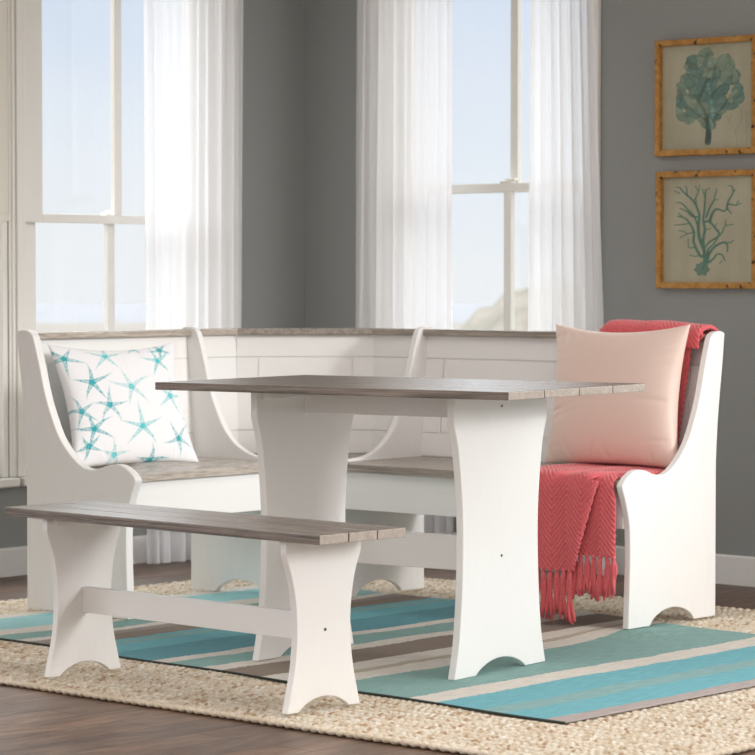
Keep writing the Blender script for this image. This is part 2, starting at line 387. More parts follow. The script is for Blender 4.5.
def jute():
    x0, x1, y0, y1 = 0.62, 4.00, -3.20, -0.66
    pitch = 0.036; nrow = int(round((y1-y0)/pitch)); pitch = (y1-y0)/nrow
    nu, nv = 860, nrow*11+1
    X, Y = np.meshgrid(np.linspace(x0, x1, nu), np.linspace(y0, y1, nv), indexing='ij')
    ph = (Y-y0)/pitch; row = np.floor(ph).clip(0, nrow-1); f = ph-row
    rj = rng.random(nrow)[row.astype(int)]
    tw = 0.5+0.5*np.cos(2*np.pi*((X/0.021)+rj*7+0.55*(f-0.5)*np.where(row % 2 == 0, 1, -1)))
    h = 0.0005 + 0.0108*np.abs(np.sin(np.pi*f))**0.7*(0.72+0.28*tw) + 0.0006*rng.standard_normal(X.shape); h = np.clip(h, 0.001, 0.0122)
    wob = 0.006*np.sin(X*3.1+1)+0.004*np.sin(X*7.3)
    endw = 0.004*np.cos(2*np.pi*ph)+0.004*rj
    Y2 = Y + wob*np.clip((y1-Y)/(y1-y0), 0, 1)*0.6
    X2 = X + endw*(X-(x0+x1)/2)/((x1-x0)/2)
    top = np.stack([X2, Y2, h], -1)
    # wrap the border down to the floor
    full = np.empty((nu+2, nv+2, 3)); full[1:-1, 1:-1] = top
    full[0, 1:-1] = top[0]; full[-1, 1:-1] = top[-1]; full[1:-1, 0] = top[:, 0]; full[1:-1, -1] = top[:, -1]
    full[0, 0] = top[0, 0]; full[-1, 0] = top[-1, 0]; full[0, -1] = top[0, -1]; full[-1, -1] = top[-1, -1]
    full[0, :, 2] = 0.0005; full[-1, :, 2] = 0.0005; full[:, 0, 2] = 0.0005; full[:, -1, 2] = 0.0005
    cell = np.floor(X/0.0105+rj*9+1.3*(f-0.5)*np.where(row % 2 == 0, 1, -1)).astype(int)*2+(f > 0.5)
    key = (cell*7919+row.astype(int)*104729) % 4096
    tab = rng.random(4096); q_ = tab[key]
    pal = np.array([[lin(a_) for a_ in c_] for c_ in ((188, 158, 130), (206, 188, 162), (222, 208, 187), (230, 220, 203), (240, 233, 221), (226, 213, 193))])
    pi_ = np.searchsorted(np.array([0.06, 0.2, 0.45, 0.72, 0.88, 1.0]), q_).clip(0, 5)
    cc = np.ones(X.shape+(4,)); cc[..., :3] = pal[pi_]
    seam = (np.minimum(f, 1-f) < 0.13); cc[seam, :3] = [lin(168), lin(144), lin(116)]
    fc = np.ones((nu+2, nv+2, 4)); fc[1:-1, 1:-1] = cc; fc[0] = fc[1]; fc[-1] = fc[-2]; fc[:, 0] = fc[:, 1]; fc[:, -1] = fc[:, -2]
    full[:, :, 0] -= 2.3; full[:, :, 1] += 1.95
    o = empty('jute_rug', (2.3, -1.95, 0))
    tag(o, 'large natural braided jute rug lying on the dark floor under everything', 'rug')
    grid_mesh('woven_field', full.reshape(-1, 3), nu+2, nv+2, M_JUTEF, o, color=fc.reshape(-1, 4))
    # rope border, chunky twisted strands all round
    def rope(pts_fn, length):
        n = int(length/0.0045); ring = 8
        S = np.linspace(0, length, n)
        P = np.array([pts_fn(s) for s in S]); r = 0.0074 + 0.0068*np.abs(np.sin(np.pi*S/0.028)) + 0.0009*rng.standard_normal(n)
        d = np.gradient(P, axis=0); d /= np.linalg.norm(d, axis=1)[:, None]
        side = np.stack([-d[:, 1], d[:, 0], np.zeros(n)], -1)
        off = 0.002*np.sin(2*np.pi*S/0.028)
        th = np.linspace(0, 2*np.pi, ring+1)
        V = P[:, None, :] + side[:, None, :]*(r[:, None]*np.cos(th)[None, :] + off[:, None])[:, :, None] + np.array([0, 0, 1.0])*((r*0.62)[:, None]*np.sin(th)[None, :])[:, :, None]
        V[:, :, 2] += 0.0085; V[:, :, 2] = np.maximum(V[:, :, 2], 0.0006)
        return V.reshape(-1, 3) - np.array([2.3, -1.95, 0]), n, ring+1
    def edge(s):
        x = x0+s; return (x, y0-0.004+(0.006*math.sin(x*3.1+1)+0.004*math.sin(x*7.3))*0.6, 0)
    V, a, b = rope(edge, x1-x0); grid_mesh('border_rope', V, a, b, M_JUTE, o)
    V, a, b = rope(lambda s: (x1+0.004, y0+s, 0), y1-y0); grid_mesh('border_rope', V, a, b, M_JUTE, o)
    V, a, b = rope(lambda s: (x0+s, y1+0.004, 0), x1-x0); grid_mesh('border_rope', V, a, b, M_JUTE, o)
jute()

# ------------------------------------------------------------------ striped flat-weave rug
def m_kilim():
    t = NT('striped_flat_weave_wool', 0.85, 0.15)
    c = t.n('UVMap'); c.uv_map = 'uv'; sp = t.n('SeparateXYZ'); t.l(c.outputs[0], sp.inputs[0])
    m = t.n('Mapping'); m.inputs['Scale'].default_value = (1, 1, 1); t.l(c.outputs[0], m.inputs[0])
    w = t.noise(m.outputs[0], 3.0, 3, 0.5); w2 = t.noise(m.outputs[0], 60, 2, 0.5)
    x = t.math('MULTIPLY_ADD', t.math('SUBTRACT', w, 0.5), 0.06, sp.outputs[0])
    x = t.math('MULTIPLY_ADD', t.math('SUBTRACT', w2, 0.5), 0.022, x)
    x = t.math('DIVIDE', x, 2.56)
    TQ, GG, BE, GR, BR, BL, MV, LT = rgb(116, 178, 188), rgb(138, 174, 174), rgb(218, 211, 201), rgb(138, 173, 168), rgb(144, 131, 119), rgb(100, 154, 164), rgb(178, 167, 162), rgb(156, 204, 206)
    st = [(0, MV), (.06, TQ), (.19, GG), (.265, TQ), (.425, BE), (.525, GR), (.82, BE), (.91, rgb(186, 176, 158)), (.95, BE), (1.045, BR), (1.215, BE), (1.285, GR), (1.415, BE), (1.475, BL), (1.68, TQ), (1.80, GG), (1.845, TQ), (1.88, BR), (1.975, rgb(158, 148, 142)), (2.03, BE), (2.08, GR), (2.19, BE), (2.29, LT), (2.49, BE)]
    x3 = t.ramp(x, [(p/2.56, c_) for p, c_ in st], 'CONSTANT')
    s = t.noise(m.outputs[0], 420, 2, 0.6)
    sl = t.n('Mapping'); sl.inputs['Scale'].default_value = (60, 5, 1); t.l(c.outputs[0], sl.inputs[0])
    s2 = t.noise(sl.outputs[0], 3, 3, 0.6)
    c3 = t.mix(0.5, x3, t.ramp(s2, [(0.35, rgb(196, 200, 200)), (0.65, (1, 1, 1, 1))]), 'MULTIPLY')
    t.col(c3); t.bump(s, 0.5, 0.0015); return t.m
def kilim():
    L, W = 2.56, 1.63
    nu, nv = 200, 130
    U, Vv = np.meshgrid(np.linspace(-L, 0, nu), np.linspace(0, W, nv), indexing='ij')
    an = math.radians(-2.7); ux = np.array([math.cos(an), math.sin(an)]); vx = np.array([-math.sin(an), math.cos(an)])
    # the far edge is not quite straight: it bows in between the feet of the bench
    sh = Vv/W*(0.03*np.sin(U*4.0+0.6)) + 0.006*np.sin(U*9)*(1-Vv/W)
    V2 = Vv + sh
    U2 = U - 0.07*Vv + 0.008*np.sin(Vv*6.0)*np.clip(-U/L, 0.2, 1)
    P = np.array([3.512, -2.771])[None, None] + U2[..., None]*ux + V2[..., None]*vx
    z = 0.0142 + 0.0012*np.sin(U*7+Vv*3)*np.sin(Vv*5)**2
    top = np.concatenate([P, z[..., None]], -1)
    full = np.empty((nu+2, nv+2, 3)); full[1:-1, 1:-1] = top
    for sl_, src in (((0, slice(1, -1)), top[0]), ((-1, slice(1, -1)), top[-1]), ((slice(1, -1), 0), top[:, 0]), ((slice(1, -1), -1), top[:, -1])): full[sl_] = src
    full[0, 0] = top[0, 0]; full[-1, 0] = top[-1, 0]; full[0, -1] = top[0, -1]; full[-1, -1] = top[-1, -1]
    for sl_ in ((0,), (-1,), (slice(None), 0), (slice(None), -1)): full[sl_ + (Ellipsis, 2)] = 0.0125
    UV = np.empty((nu+2, nv+2, 2)); UV[1:-1, 1:-1, 0] = -U - 0.13*np.clip((Vv-1.0)/0.45, 0, 1)**2*np.exp(-((U+0.90)/0.14)**2); UV[1:-1, 1:-1, 1] = Vv
    UV[0, 1:-1] = UV[1, 1:-1]; UV[-1, 1:-1] = UV[-2, 1:-1]; UV[:, 0] = UV[:, 1]; UV[:, -1] = UV[:, -2]
    full[..., 0] -= 2.3; full[..., 1] += 1.95
    o = empty('striped_rug', (2.3, -1.95, 0.0)); tag(o, 'flat woven rug with turquoise, sage, beige and brown stripes lying on the jute rug', 'rug')
    grid_mesh('woven_field', full.reshape(-1, 3), nu+2, nv+2, m_kilim(), o, uv=UV.reshape(-1, 2))
    # dark bound edge along the front
    pts = [tuple(top[i, 0] + np.array([-2.3, 1.95, -0.0015]) + np.array([0, -0.002, 0])) for i in range(0, nu, 3)] + [tuple(top[-1, 0] + np.array([-2.3, 1.948, -0.0015]))]
    bm = bmesh.new(); tube(bm, pts, 0.0034, 6); e_ = obj('bound_edge', bm, m_plain('dark_binding_yarn', (58, 66, 62), 0.9), o, True); e_['label'] = 'dark green bound front edge'
kilim()

# ------------------------------------------------------------------ furniture
def at(o_, an): return o_, an
def leg_outline(half, arch_w, arch_h, top):
    """half: list of (z, half width) from floor to top"""
    r = smooth_path([(w, z) for z, w in half], 6)
    pts = [(w, z) for w, z in r]                             # up the right side
    left = [(-w, z) for w, z in r][::-1]
    arch = [(arch_w*q, arch_h*(1-q*q)**0.85) for q in np.linspace(-1, 1, 22)]
    return pts + left + arch
def leg(bm, outline, x0, x1):
    prism(bm, outline, lambda y, z: (x0, y, z), lambda y, z: (x1, y, z))
def planks(bm, x0, x1, y0, y1, z0, z1, n, gap=0.003):
    w = (y1-y0)/n
    for i in range(n): box(bm, x0, x1, y0+i*w+(gap/2 if i else 0), y0+(i+1)*w-(gap/2 if i < n-1 else 0), z0, z1)
M_BOLT = m_plain('dark_green_metal', (92, 110, 106), 0.35, 0.5, 0.8)
def bolt(parent, x, y, z, r=0.0036):
    bm = bmesh.new(); bmesh.ops.create_cone(bm, cap_ends=True, segments=14, radius1=r, radius2=r, depth=0.003, matrix=Matrix.Translation((x, y, z)) @ Matrix.Rotation(math.pi/2, 4, 'Y'))
    b = obj('bolt', bm, M_BOLT, parent); b['label'] = 'small dark bolt head'

# dining table
T = empty('dining_table', (2.529, -2.261, 0.015), 7.427)
tag(T, 'white trestle dining table with weathered grey plank top standing on the striped rug', 'table')
bm = bmesh.new(); planks(bm, -0.564, 0.564, -0.339, 0.339, 0.7275, 0.748, 4)
tp = obj('tabletop', bm, M_TOP, T, bevel=0.0018); tp['label'] = 'weathered grey-brown plank top'; end_grain(tp)
half = [(0, .221), (.05, .208), (.10, .198), (.20, .187), (.34, .181), (.44, .184), (.53, .194), (.60, .206), (.655, .224), (.68, .2245), (.7275, .2245)]
ol = leg_outline(half, .120, .036, .7275)
for x0, x1 in ((0.305, 0.327), (-0.327, -0.305)):
    bm = bmesh.new(); leg(bm, ol, x0, x1); L_ = obj('leg', bm, M_WHITE, T, bevel=0.0022)
    if x0 > 0: bolt(L_, 0.3275, 0.0, 0.695); bolt(L_, 0.3275, 0.0, 0.303)
obj('apron', boxes((-0.305, 0.305, -0.011, 0.011, 0.660, 0.7275)), M_WHITEH, T, bevel=0.002)
obj('stretcher', boxes((-0.305, 0.305, -0.011, 0.011, 0.257, 0.349)), M_WHITEH, T, bevel=0.002)
for x0, x1 in ((0.283, 0.305), (-0.305, -0.283)):
    obj('cleat', boxes((x0, x1, -0.20, -0.011, 0.7055, 0.7275), (x0, x1, 0.011, 0.20, 0.7055, 0.7275)), M_WHITEH, T, bevel=0.0015)

# small bench
Bn = empty('dining_bench', (2.510, -2.992, 0.0145), -1.512)
tag(Bn, 'low backless white bench with grey plank seat standing in front of the table', 'bench')
bm = bmesh.new(); planks(bm, -0.581, 0.581, -0.145, 0.145, 0.4115, 0.434, 3)
tp = obj('seat', bm, M_TOP, Bn, bevel=0.0018); tp['label'] = 'weathered grey-brown plank seat'; end_grain(tp)
half = [(0, .123), (.04, .113), (.11, .097), (.19, .090), (.26, .094), (.32, .106), (.372, .125), (.39, .1265), (.4115, .1265)]
ol = leg_outline(half, .084, .031, .4115)
for x0, x1 in ((0.430, 0.450), (-0.452, -0.432)):
    bm = bmesh.new(); leg(bm, ol, x0, x1); L_ = obj('leg', bm, M_WHITE, Bn, bevel=0.0022)
    if x0 > 0: bolt(L_, 0.4505, 0.003, 0.191)
obj('stretcher', boxes((-0.432, 0.430, -0.010, 0.010, 0.160, 0.227)), M_WHITEH, Bn, bevel=0.002)
for x0, x1 in ((0.410, 0.430), (-0.432, -0.412)):
    obj('cleat', boxes((x0, x1, -0.108, 0.108, 0.3945, 0.4115)), M_WHITEH, Bn, bevel=0.0015)

# corner nook bench ---------------------------------------------------------
N = empty('corner_bench', (0.840, -0.909, 0.0152), 1.59)
tag(N, 'white L-shaped corner bench with high panelled backs, grey plank seats and curved ends', 'bench')
arch_ = [(0.227 + 0.114*q, 0.046*(1-q*q)**0.72) for q in np.linspace(-1, 1, 22)]
front = smooth_path([(.45, 0), (.446, .09), (.442, .205), (.444, .293), (.452, .335), (.468, .383), (.4815, .415), (.478, .428), (.455, .448), (.425, .462), (.395, .4655), (.36, .460), (.325, .449), (.285, .4445), (.245, .455), (.205, .481), (.170, .514), (.143, .548), (.113, .605), (.087, .668), (.063, .751), (.046, .805), (.033, .842), (.020, .857), (.0, .864), (-.025, .865), (-.043, .859)], 4)
back = smooth_path([(-.043, .859), (-.040, .83), (-.032, .76), (-.020, .68), (-.008, .58), (-.001, .48), (0, .40), (0, 0)], 3)
end_ol = [(0, 0)] + arch_ + front + back[1:-1]
front_d = smooth_path([(.45, 0), (.446, .09), (.442, .205), (.444, .293), (.447, .35), (.452, .40), (.468, .425), (.466, .440), (.45, .4455), (.42, .4455), (.37, .4455), (.335, .4465), (.295, .4505), (.250, .463), (.205, .486), (.170, .516), (.143, .550), (.113, .605), (.087, .668), (.063, .751), (.046, .805), (.033, .842), (.020, .857), (.0, .864), (-.025, .865), (-.043, .859)], 4)
div_ol = [(0, 0)] + arch_ + front_d + back[1:-1]
def panelR(name, x0, x1, ol):   # plane normal X, d -> -y
    bm = bmesh.new(); prism(bm, ol, lambda d, z: (x0, -d, z), lambda d, z: (x1, -d, z)); return obj(name, bm, M_WHITE, N, bevel=0.0028)
def panelL(name, y0, y1, ol):   # plane normal Y, d -> x
    bm = bmesh.new(); prism(bm, ol, lambda d, z: (d, y0, z), lambda d, z: (d, y1, z)); return obj(name, bm, M_WHITE, N, bevel=0.0028)
LX, LY, D1, D2 = 1.7246, 1.2426, 0.520, 0.569
panelR('end_panel', LX-0.022, LX, end_ol); panelL('end_panel', -LY, -LY+0.029, end_ol)
panelR('divider', D2-0.022, D2, div_ol); panelL('divider', -D1, -D1+0.022, div_ol)
def tilt(z):  # depth of the front face of the back at height z
    return 0.016 - (z-0.44)*0.085
def mapR(s, d, z): return (s, -d, z)
def mapL(s, d, z): return (d, -s, z)
A_ = Vector((0.0, -0.300)); B_ = Vector((0.347, 0.0)); ud = (B_-A_).normalized(); nd = Vector((ud.y, -ud.x))
def mapD(s, d, z):
    p = A_ + ud*s + nd*(d); return (p.x, p.y, z)
LD = (B_-A_).length
def back_section(mp_, s0, s1, stile, grooves):
    def slab(bm, a, b, z0, z1, d0, d1):
        prism(bm, [(tilt(z0)+d0, z0), (tilt(z0)+d1, z0), (tilt(z1)+d1, z1), (tilt(z1)+d0, z1)], lambda d, z: mp_(a, d, z), lambda d, z: mp_(b, d, z))
    bm = bmesh.new(); slab(bm, s0, s1, 0.30, 0.835, -0.014, -0.004)
    bp = obj('back_panel', bm, M_WHITEH, N)
    bm = bmesh.new()
    slab(bm, s0, s1, 0.762, 0.835, -0.004, 0.002)
    slab(bm, s0, s1, 0.44, 0.515, -0.004, 0.002)
    for a, b in stile: slab(bm, a, b, 0.517, 0.760, -0.004, 0.002)
    obj('frame', bm, M_WHITEH, bp, bevel=0.0012)
    bm = bmesh.new()
    for a, b in grooves: slab(bm, a, b, 0.519, 0.758, -0.004, 0.0005)
    if grooves: obj('tongue_boards', bm, M_WHITE, bp, bevel=0.001)
    return bp
def boards(a, b, n):
    w = (b-a)/n; return [(a+i*w+0.0015, a+(i+1)*w-0.0015) for i in range(n)]
back_section(mapL, D1, LY-0.029, [(D1, D1+0.075), (LY-0.10, LY-0.029)], boards(D1+0.077, LY-0.102, 1))
back_section(mapR, D2, LX-0.022, [(D2, D2+0.075), (LX-0.10, LX-0.022)], boards(D2+0.077, LX-0.102, 1))
back_section(mapL, 0.290, D1-0.022, [(0.290, D1-0.022)], [])
back_section(mapR, 0.337, D2-0.022, [(0.337, D2-0.022)], [])
back_section(mapD, 0.0, LD, [(0, 0.07), (LD-0.07, LD)], boards(0.072, LD-0.072, 1))
def rail(mp_, s0, s1, mat, e0=0, e1=0):
    bm = bmesh.new()
    pts = [(-0.042, 0.8355), (0.008, 0.8355), (0.008, 0.8565), (-0.042, 0.8565)]
    prism(bm, pts, lambda d, z: mp_(s0 - e0*d, d, z), lambda d, z: mp_(s1 + e1*d, d, z))
    r = obj('top_rail', bm, mat, N, bevel=0.003); r['label'] = 'weathered grey top rail'
rail(mapL, D1, LY-0.029, M_SEATY); rail(mapR, D2, LX-0.022, M_SEATX)
rail(mapL, 0.2915, D1-0.022, M_SEATY, -0.4); rail(mapR, 0.3415, D2-0.022, M_SEATX, -0.4)
rail(mapD, 0.0, LD, M_SEATX, 0.4, 0.4)
ZL0, ZL1 = 0.4135, 0.4385
bm = bmesh.new()
for i in range(4): box(bm, 0.03+0.11*i, 0.03+0.11*(i+1)-0.003, -LY+0.029, -D1, ZL0, ZL1)
s_ = obj('seat_lid', bm, M_SEATY, N, bevel=0.002); s_['label'] = 'grey plank seat'
bm = bmesh.new()
for i in range(4): box(bm, D2, LX-0.022, -0.03-0.11*(i+1)+0.003, -0.03-0.11*i, ZL0, ZL1)
s_ = obj('seat_lid', bm, M_SEATX, N, bevel=0.002); s_['label'] = 'grey plank seat'
bm = bmesh.new()
prism(bm, [(0.03, -0.498), (0.455, -0.498), (0.547, -0.455), (0.547, -0.03), (0.375, -0.03), (0.345, -0.03), (0.03, -0.305)], lambda x, y: (x, y, ZL0), lambda x, y: (x, y, ZL1))
s_ = obj('seat_lid', bm, M_SEATX, N, bevel=0.002); s_['label'] = 'grey corner seat'
obj('apron', boxes((0.428, 0.448, -LY+0.029, -D1, 0.293, ZL0)), M_WHITEH, N, bevel=0.002)
obj('apron', boxes((D2, LX-0.022, -0.448, -0.428, 0.293, ZL0)), M_WHITEH, N, bevel=0.002)
obj('seat_bottom', boxes((0.02, 0.428, -LY+0.029, -D1, 0.297, 0.307)), M_WHITEH, N)
obj('seat_bottom', boxes((D2, LX-0.022, -0.428, -0.02, 0.297, 0.307)), M_WHITEH, N)

# ------------------------------------------------------------------ pillows
def pillow_grid(w, h, T_, n=150, pinch=0.10, seed=1, wr=0.004):
    u = np.linspace(-1, 1, n); U, V = np.meshgrid(u, u, indexing='ij')
    # pinched outline
    X = U*(w/2)*(1 - pinch*(1-V**2)*np.abs(U)**3); Y = V*(h/2)*(1 - pinch*np.where(V < 0, 0.35, 1.0)*(1-U**2)*np.abs(V)**3)
    Tn = ((1-U**2)*(1-V**2)).clip(0, 1)**0.42
    g = np.random.default_rng(seed); W_ = np.zeros_like(U)
    for k in range(26):                                   # creases running in from the edges and corners
        side = g.integers(0, 4); pos = g.uniform(-0.85, 0.85); ln = g.uniform(0.18, 0.42); wd = g.uniform(0.018, 0.045); am = g.uniform(0.4, 1.0)
        sk = g.uniform(-0.5, 0.5)
        a, b = ((U, V), (-U, V), (V, U), (-V, U))[side]
        e_ = 1-a
        W_ -= am*np.exp(-((b-pos-sk*e_)/wd)**2)*np.exp(-(e_/ln)**2)*np.clip(e_*8, 0, 1)
    Z = T_/2*Tn + wr*W_*Tn**0.5
    return U, V, X, Y, Z
def pillow_obj(name, M, root, mat, w, h, T_, colf=None, **k):
    U, V, X, Y, Z = pillow_grid(w, h, T_, **k); n = U.shape[0]
    c = colf(U, V) if colf else None
    F_ = np.stack([X, Y, Z], -1).reshape(-1, 3)
    o1 = grid_mesh(name, F_, n, n, mat, root, color=None if c is None else c.reshape(-1, 4))
    B2 = np.stack([X[::-1], Y[::-1], -Z[::-1]*0.9], -1).reshape(-1, 3)
    c2 = None if c is None else c[::-1].reshape(-1, 4)
    me2 = grid_mesh('tmp', B2, n, n, mat, None, color=c2)
    # join the back face into the same mesh
    bm = bmesh.new(); bm.from_mesh(o1.data); bm.from_mesh(me2.data); bmesh.ops.remove_doubles(bm, verts=bm.verts, dist=1e-5)
    bm.to_mesh(o1.data); bm.free()
    md = me2.data; bpy.data.objects.remove(me2); bpy.data.meshes.remove(md)
    return o1
NM = Matrix.Translation((0.840, -0.909, 0.0152)) @ Matrix.Rotation(math.radians(1.59), 4, 'Z')
def place_pillow(root, origin, right, up):
    """local X = right, local Y = up on the face, local Z = out of the face; nook-frame vectors"""
    r = Vector(right).normalized(); u = Vector(up); u = (u - r*u.dot(r)).normalized(); z = r.cross(u)
    m = Matrix(((r.x, u.x, z.x, origin[0]), (r.y, u.y, z.y, origin[1]), (r.z, u.z, z.z, origin[2]), (0, 0, 0, 1)))
    root.matrix_world = NM @ m

# blush velvet-look pillow
t = NT('blush_satin_fabric', 0.42, 0.35); g = t.noise(t.coord((1, 1, 1)), 900, 2); t.col(rgb(230, 205, 193)); t.b.inputs['Sheen Weight'].default_value = 0.25; t.b.inputs['Sheen Roughness'].default_value = 0.4
t.bump(g, 0.08, 0.0006); M_BLUSH = t.m
P2 = empty('throw_pillow', (0, 0, 0)); tag(P2, 'plain blush pink square pillow leaning on the coral throw', 'pillow', 'pillows on the corner bench')
place_pillow(P2, (1.445, -0.131, 0.668), (1, 0.0, 0.008), (-0.055, 0.14, 1.0))
pillow_obj('cover', None, P2, M_BLUSH, 0.510, 0.440, 0.135, pinch=0.125, seed=6, wr=0.004)

# starfish pillow
def seg_d(px, py, ax, ay, bx, by):
    dx, dy = bx-ax, by-ay; tt = np.clip(((px-ax)*dx+(py-ay)*dy)/(dx*dx+dy*dy+1e-9), 0, 1)
    return np.hypot(px-ax-tt*dx, py-ay-tt*dy), tt
TLp, TRp, BRp, BLp = (43, 351), (166, 348), (196, 465), (76, 468)
def px_uv(x, y):
    v = (y-350)/(466.5-350); xl = 43+(76-43)*v; xr = 166+(196-166)*v
    return ((x-xl)/(xr-xl))*2-1, 1-2*v
stars = [(80,391,22,1.0,1.62,1.0),(92,364,21,.55,.1,.7),(54,366,19,.85,.9,1),(117,397,22,.35,.5,.6),(98,413,17,.7,.2,1),(86,434,20,1.0,1.9,1),(131,434,24,.7,.3,.8),
         (158,406,22,.6,.0,.8),(144,371,20,.8,.4,.8),(170,446,20,.7,.9,1),(147,466,17,1.0,.2,1),(147,358,14,.9,.7,1),(71,417,18,.8,.5,1),(110,459,15,.4,.2,.7),(84,449,14,.9,.8,1),(186,428,12,.4,.3,.7),(120,352,12,.6,.1,.8)]
def star_col(U, V):
    g = np.random.default_rng(3)
    C = np.ones(U.shape+(4,)); C[..., :3] = [lin(236), lin(236), lin(238)]
    n1 = np.sin(U*61+V*23)*np.sin(V*71-U*17); n2 = np.sin(U*131+3)*np.sin(V*117+U*31)
    for (sx, sy, r, dens, a0, dk) in stars:
        cu, cv = px_uv(sx, sy); R_ = r/61.0
        rr = np.hypot(U-cu, V-cv)
        for k in range(5):
            a = a0 + k*2*math.pi/5 + g.uniform(-.18, .18); ln = R_*g.uniform(0.85, 1.2)
            bend = g.uniform(-.15, .15)
            mx, my = cu+ln*.55*math.cos(a), cv+ln*.55*math.sin(a); ex, ey = cu+ln*math.cos(a+bend), cv+ln*math.sin(a+bend)
            for (x0, y0, x1, y1, w0, w1) in ((cu, cv, mx, my, .044, .022), (mx, my, ex, ey, .022, .004)):
                d, tt = seg_d(U, V, x0, y0, x1, y1); w = w0+(w1-w0)*tt
                body = np.clip((w-d)/0.012, 0, 1)
                edge = np.exp(-((d-w*0.75)/0.009)**2); dots = 0.5+0.5*np.clip(n1*1.2+n2*.8, -1, 1)
                al = (0.35+0.65*dens)*np.clip(body*(0.30+0.6*dots*np.exp(-rr/(R_*0.7)))+body*edge*0.45, 0, 0.95)
                tcol = np.array([lin(72), lin(190), lin(194)]) if dk < 0.9 else np.array([lin(44), lin(164), lin(172)])
                C[..., :3] = C[..., :3]*(1-al[..., None]) + tcol*al[..., None]
    return C
M_STAR = m_paint('starfish_print_cotton', 0.8, 0.1, 700, 0.12)
P1 = empty('throw_pillow', (0, 0, 0)); tag(P1, 'white pillow printed with turquoise starfish at the left end of the bench', 'pillow', 'pillows on the corner bench')
place_pillow(P1, (0.152, -0.970, 0.631), (0.16, 0.985, 0.0), (-0.36, -0.03, 1.0))
pillow_obj('cover', None, P1, M_STAR, 0.484, 0.405, 0.120, colf=star_col, n=260, pinch=0.15, seed=9, wr=0.004)

# ------------------------------------------------------------------ coral herringbone throw
def m_throw():
    t = NT('coral_knit_yarn', 0.85, 0.2); g = t.noise(t.coord((1, 1, 1)), 260, 3, 0.6)
    t.col(t.ramp(g, [(0.3, rgb(205, 86, 94)), (0.7, rgb(231, 116, 119))])); t.b.inputs['Sheen Weight'].default_value = 0.3
    t.bump(g, 0.5, 0.0015); return t.m
M_THROW = m_throw()
TH = empty('throw_blanket', (0, 0, 0)); TH.matrix_world = NM @ Matrix.Translation((1.5, -0.25, 0.44))
tag(TH, 'coral herringbone knitted throw with fringe draped over the bench back and seat', 'throw blanket')
TO = np.array([1.5, -0.25, 0.44])
def herring(S, X):
    p = 0.110; q = np.abs(((X/p) % 1.0)-0.5)*p            # V columns
    t_ = (S + q*1.15)/0.0170
    f = t_ % 1.0
    st = 0.5+0.5*np.cos(2*np.pi*(X/0.0085+np.floor(t_)*0.5))
    return 0.0058*np.abs(np.sin(np.pi*f))**0.9*(0.75+0.25*st) - 0.003
def sheet(name, prof, xl, xr, nx, thick=0.006, wave=0.0, seed=0, dz=None):
    """prof: list of (d,z) path; xl/xr functions of arc fraction"""
    P = np.array(smooth_path(prof, 10)); seg = np.hypot(*np.diff(P, axis=0).T); S = np.concatenate([[0], np.cumsum(seg)]); Ltot = S[-1]
    ns = int(Ltot/0.0032); s = np.linspace(0, Ltot, ns)
    d = np.interp(s, S, P[:, 0]); z = np.interp(s, S, P[:, 1])
    td, tz = np.gradient(d), np.gradient(z); l_ = np.hypot(td, tz)+1e-9; nd_, nz_ = -tz/l_, td/l_
    # outward normal: left of travel
    f = s/Ltot
    XL = np.array([xl(q, a, b) for q, a, b in zip(f, d, z)]); XR = np.array([xr(q, a, b) for q, a, b in zip(f, d, z)])
    U = np.linspace(0, 1, nx)[None, :]; X = XL[:, None]+(XR-XL)[:, None]*U
    SS = np.repeat(s[:, None], nx, 1)
    fall = np.clip((f-0.62)/0.38, 0, 1)[:, None]
    h = herring(SS, X) + wave*fall*np.sin(X*52+1.0+seed) + 0.0015*np.sin(X*33+SS*11+seed)
    edge = np.minimum(U, 1-U)*(XR-XL)[:, None]; h -= 0.004*np.exp(-edge/0.004)
    Dd = d[:, None]+nd_[:, None]*h; Zz = z[:, None]+nz_[:, None]*h
    if dz is not None:
        Zz += dz(X, f[:, None])
    V = np.stack([X, -Dd, Zz], -1) - TO
    o = grid_mesh(name, V.reshape(-1, 3), ns, nx, M_THROW, TH)
    sm = o.modifiers.new('thickness', 'SOLIDIFY'); sm.thickness = thick; sm.offset = 0
    return o
def xr_main(f, d, z):
    if d < 0.03 and z > 0.80: return 1.690 if z > 0.855 else 1.65+(1.70-1.65)*(z-0.80)/0.055
    if d < 0.12 and z > 0.47: return 1.605+(z-0.47)/0.33*0.045
    if z > 0.435: return min(1.675, 1.615+(d)*0.25) if d < 0.38 else 1.675-(d-0.38)*0.45
    return max(1.560, 1.650-(0.44-z)*0.30)
main_prof = [(-.060, .800), (-.062, .835), (-.050, .868), (-.020, .876), (.005, .874), (.026, .862), (.030, .83), (.032, .76), (.036, .66), (.040, .56), (.046, .485), (.072, .4540), (.12, .4500), (.25, .4495), (.40, .4495), (.465, .4500), (.492, .441), (.503, .41), (.506, .35), (.508, .25), (.506, .165)]
def xl_main(f, d, z): return 1.305 if z > 0.5 else 1.30
sheet('knitted_body', main_prof, xl_main, xr_main, 140, wave=0.004)
low = [(.22, .4475), (.30, .4455), (.40, .4450), (.460, .4450), (.478, .43), (.484, .40), (.486, .34), (.487, .26), (.486, .212)]
sheet('folded_layer', low, lambda f, d, z: 1.50, lambda f, d, z: (1.688 if z > 0.43 else 1.688 + min(0.012, (0.43-z)*0.2)), 80, thick=0.0045, wave=0.005, seed=2)
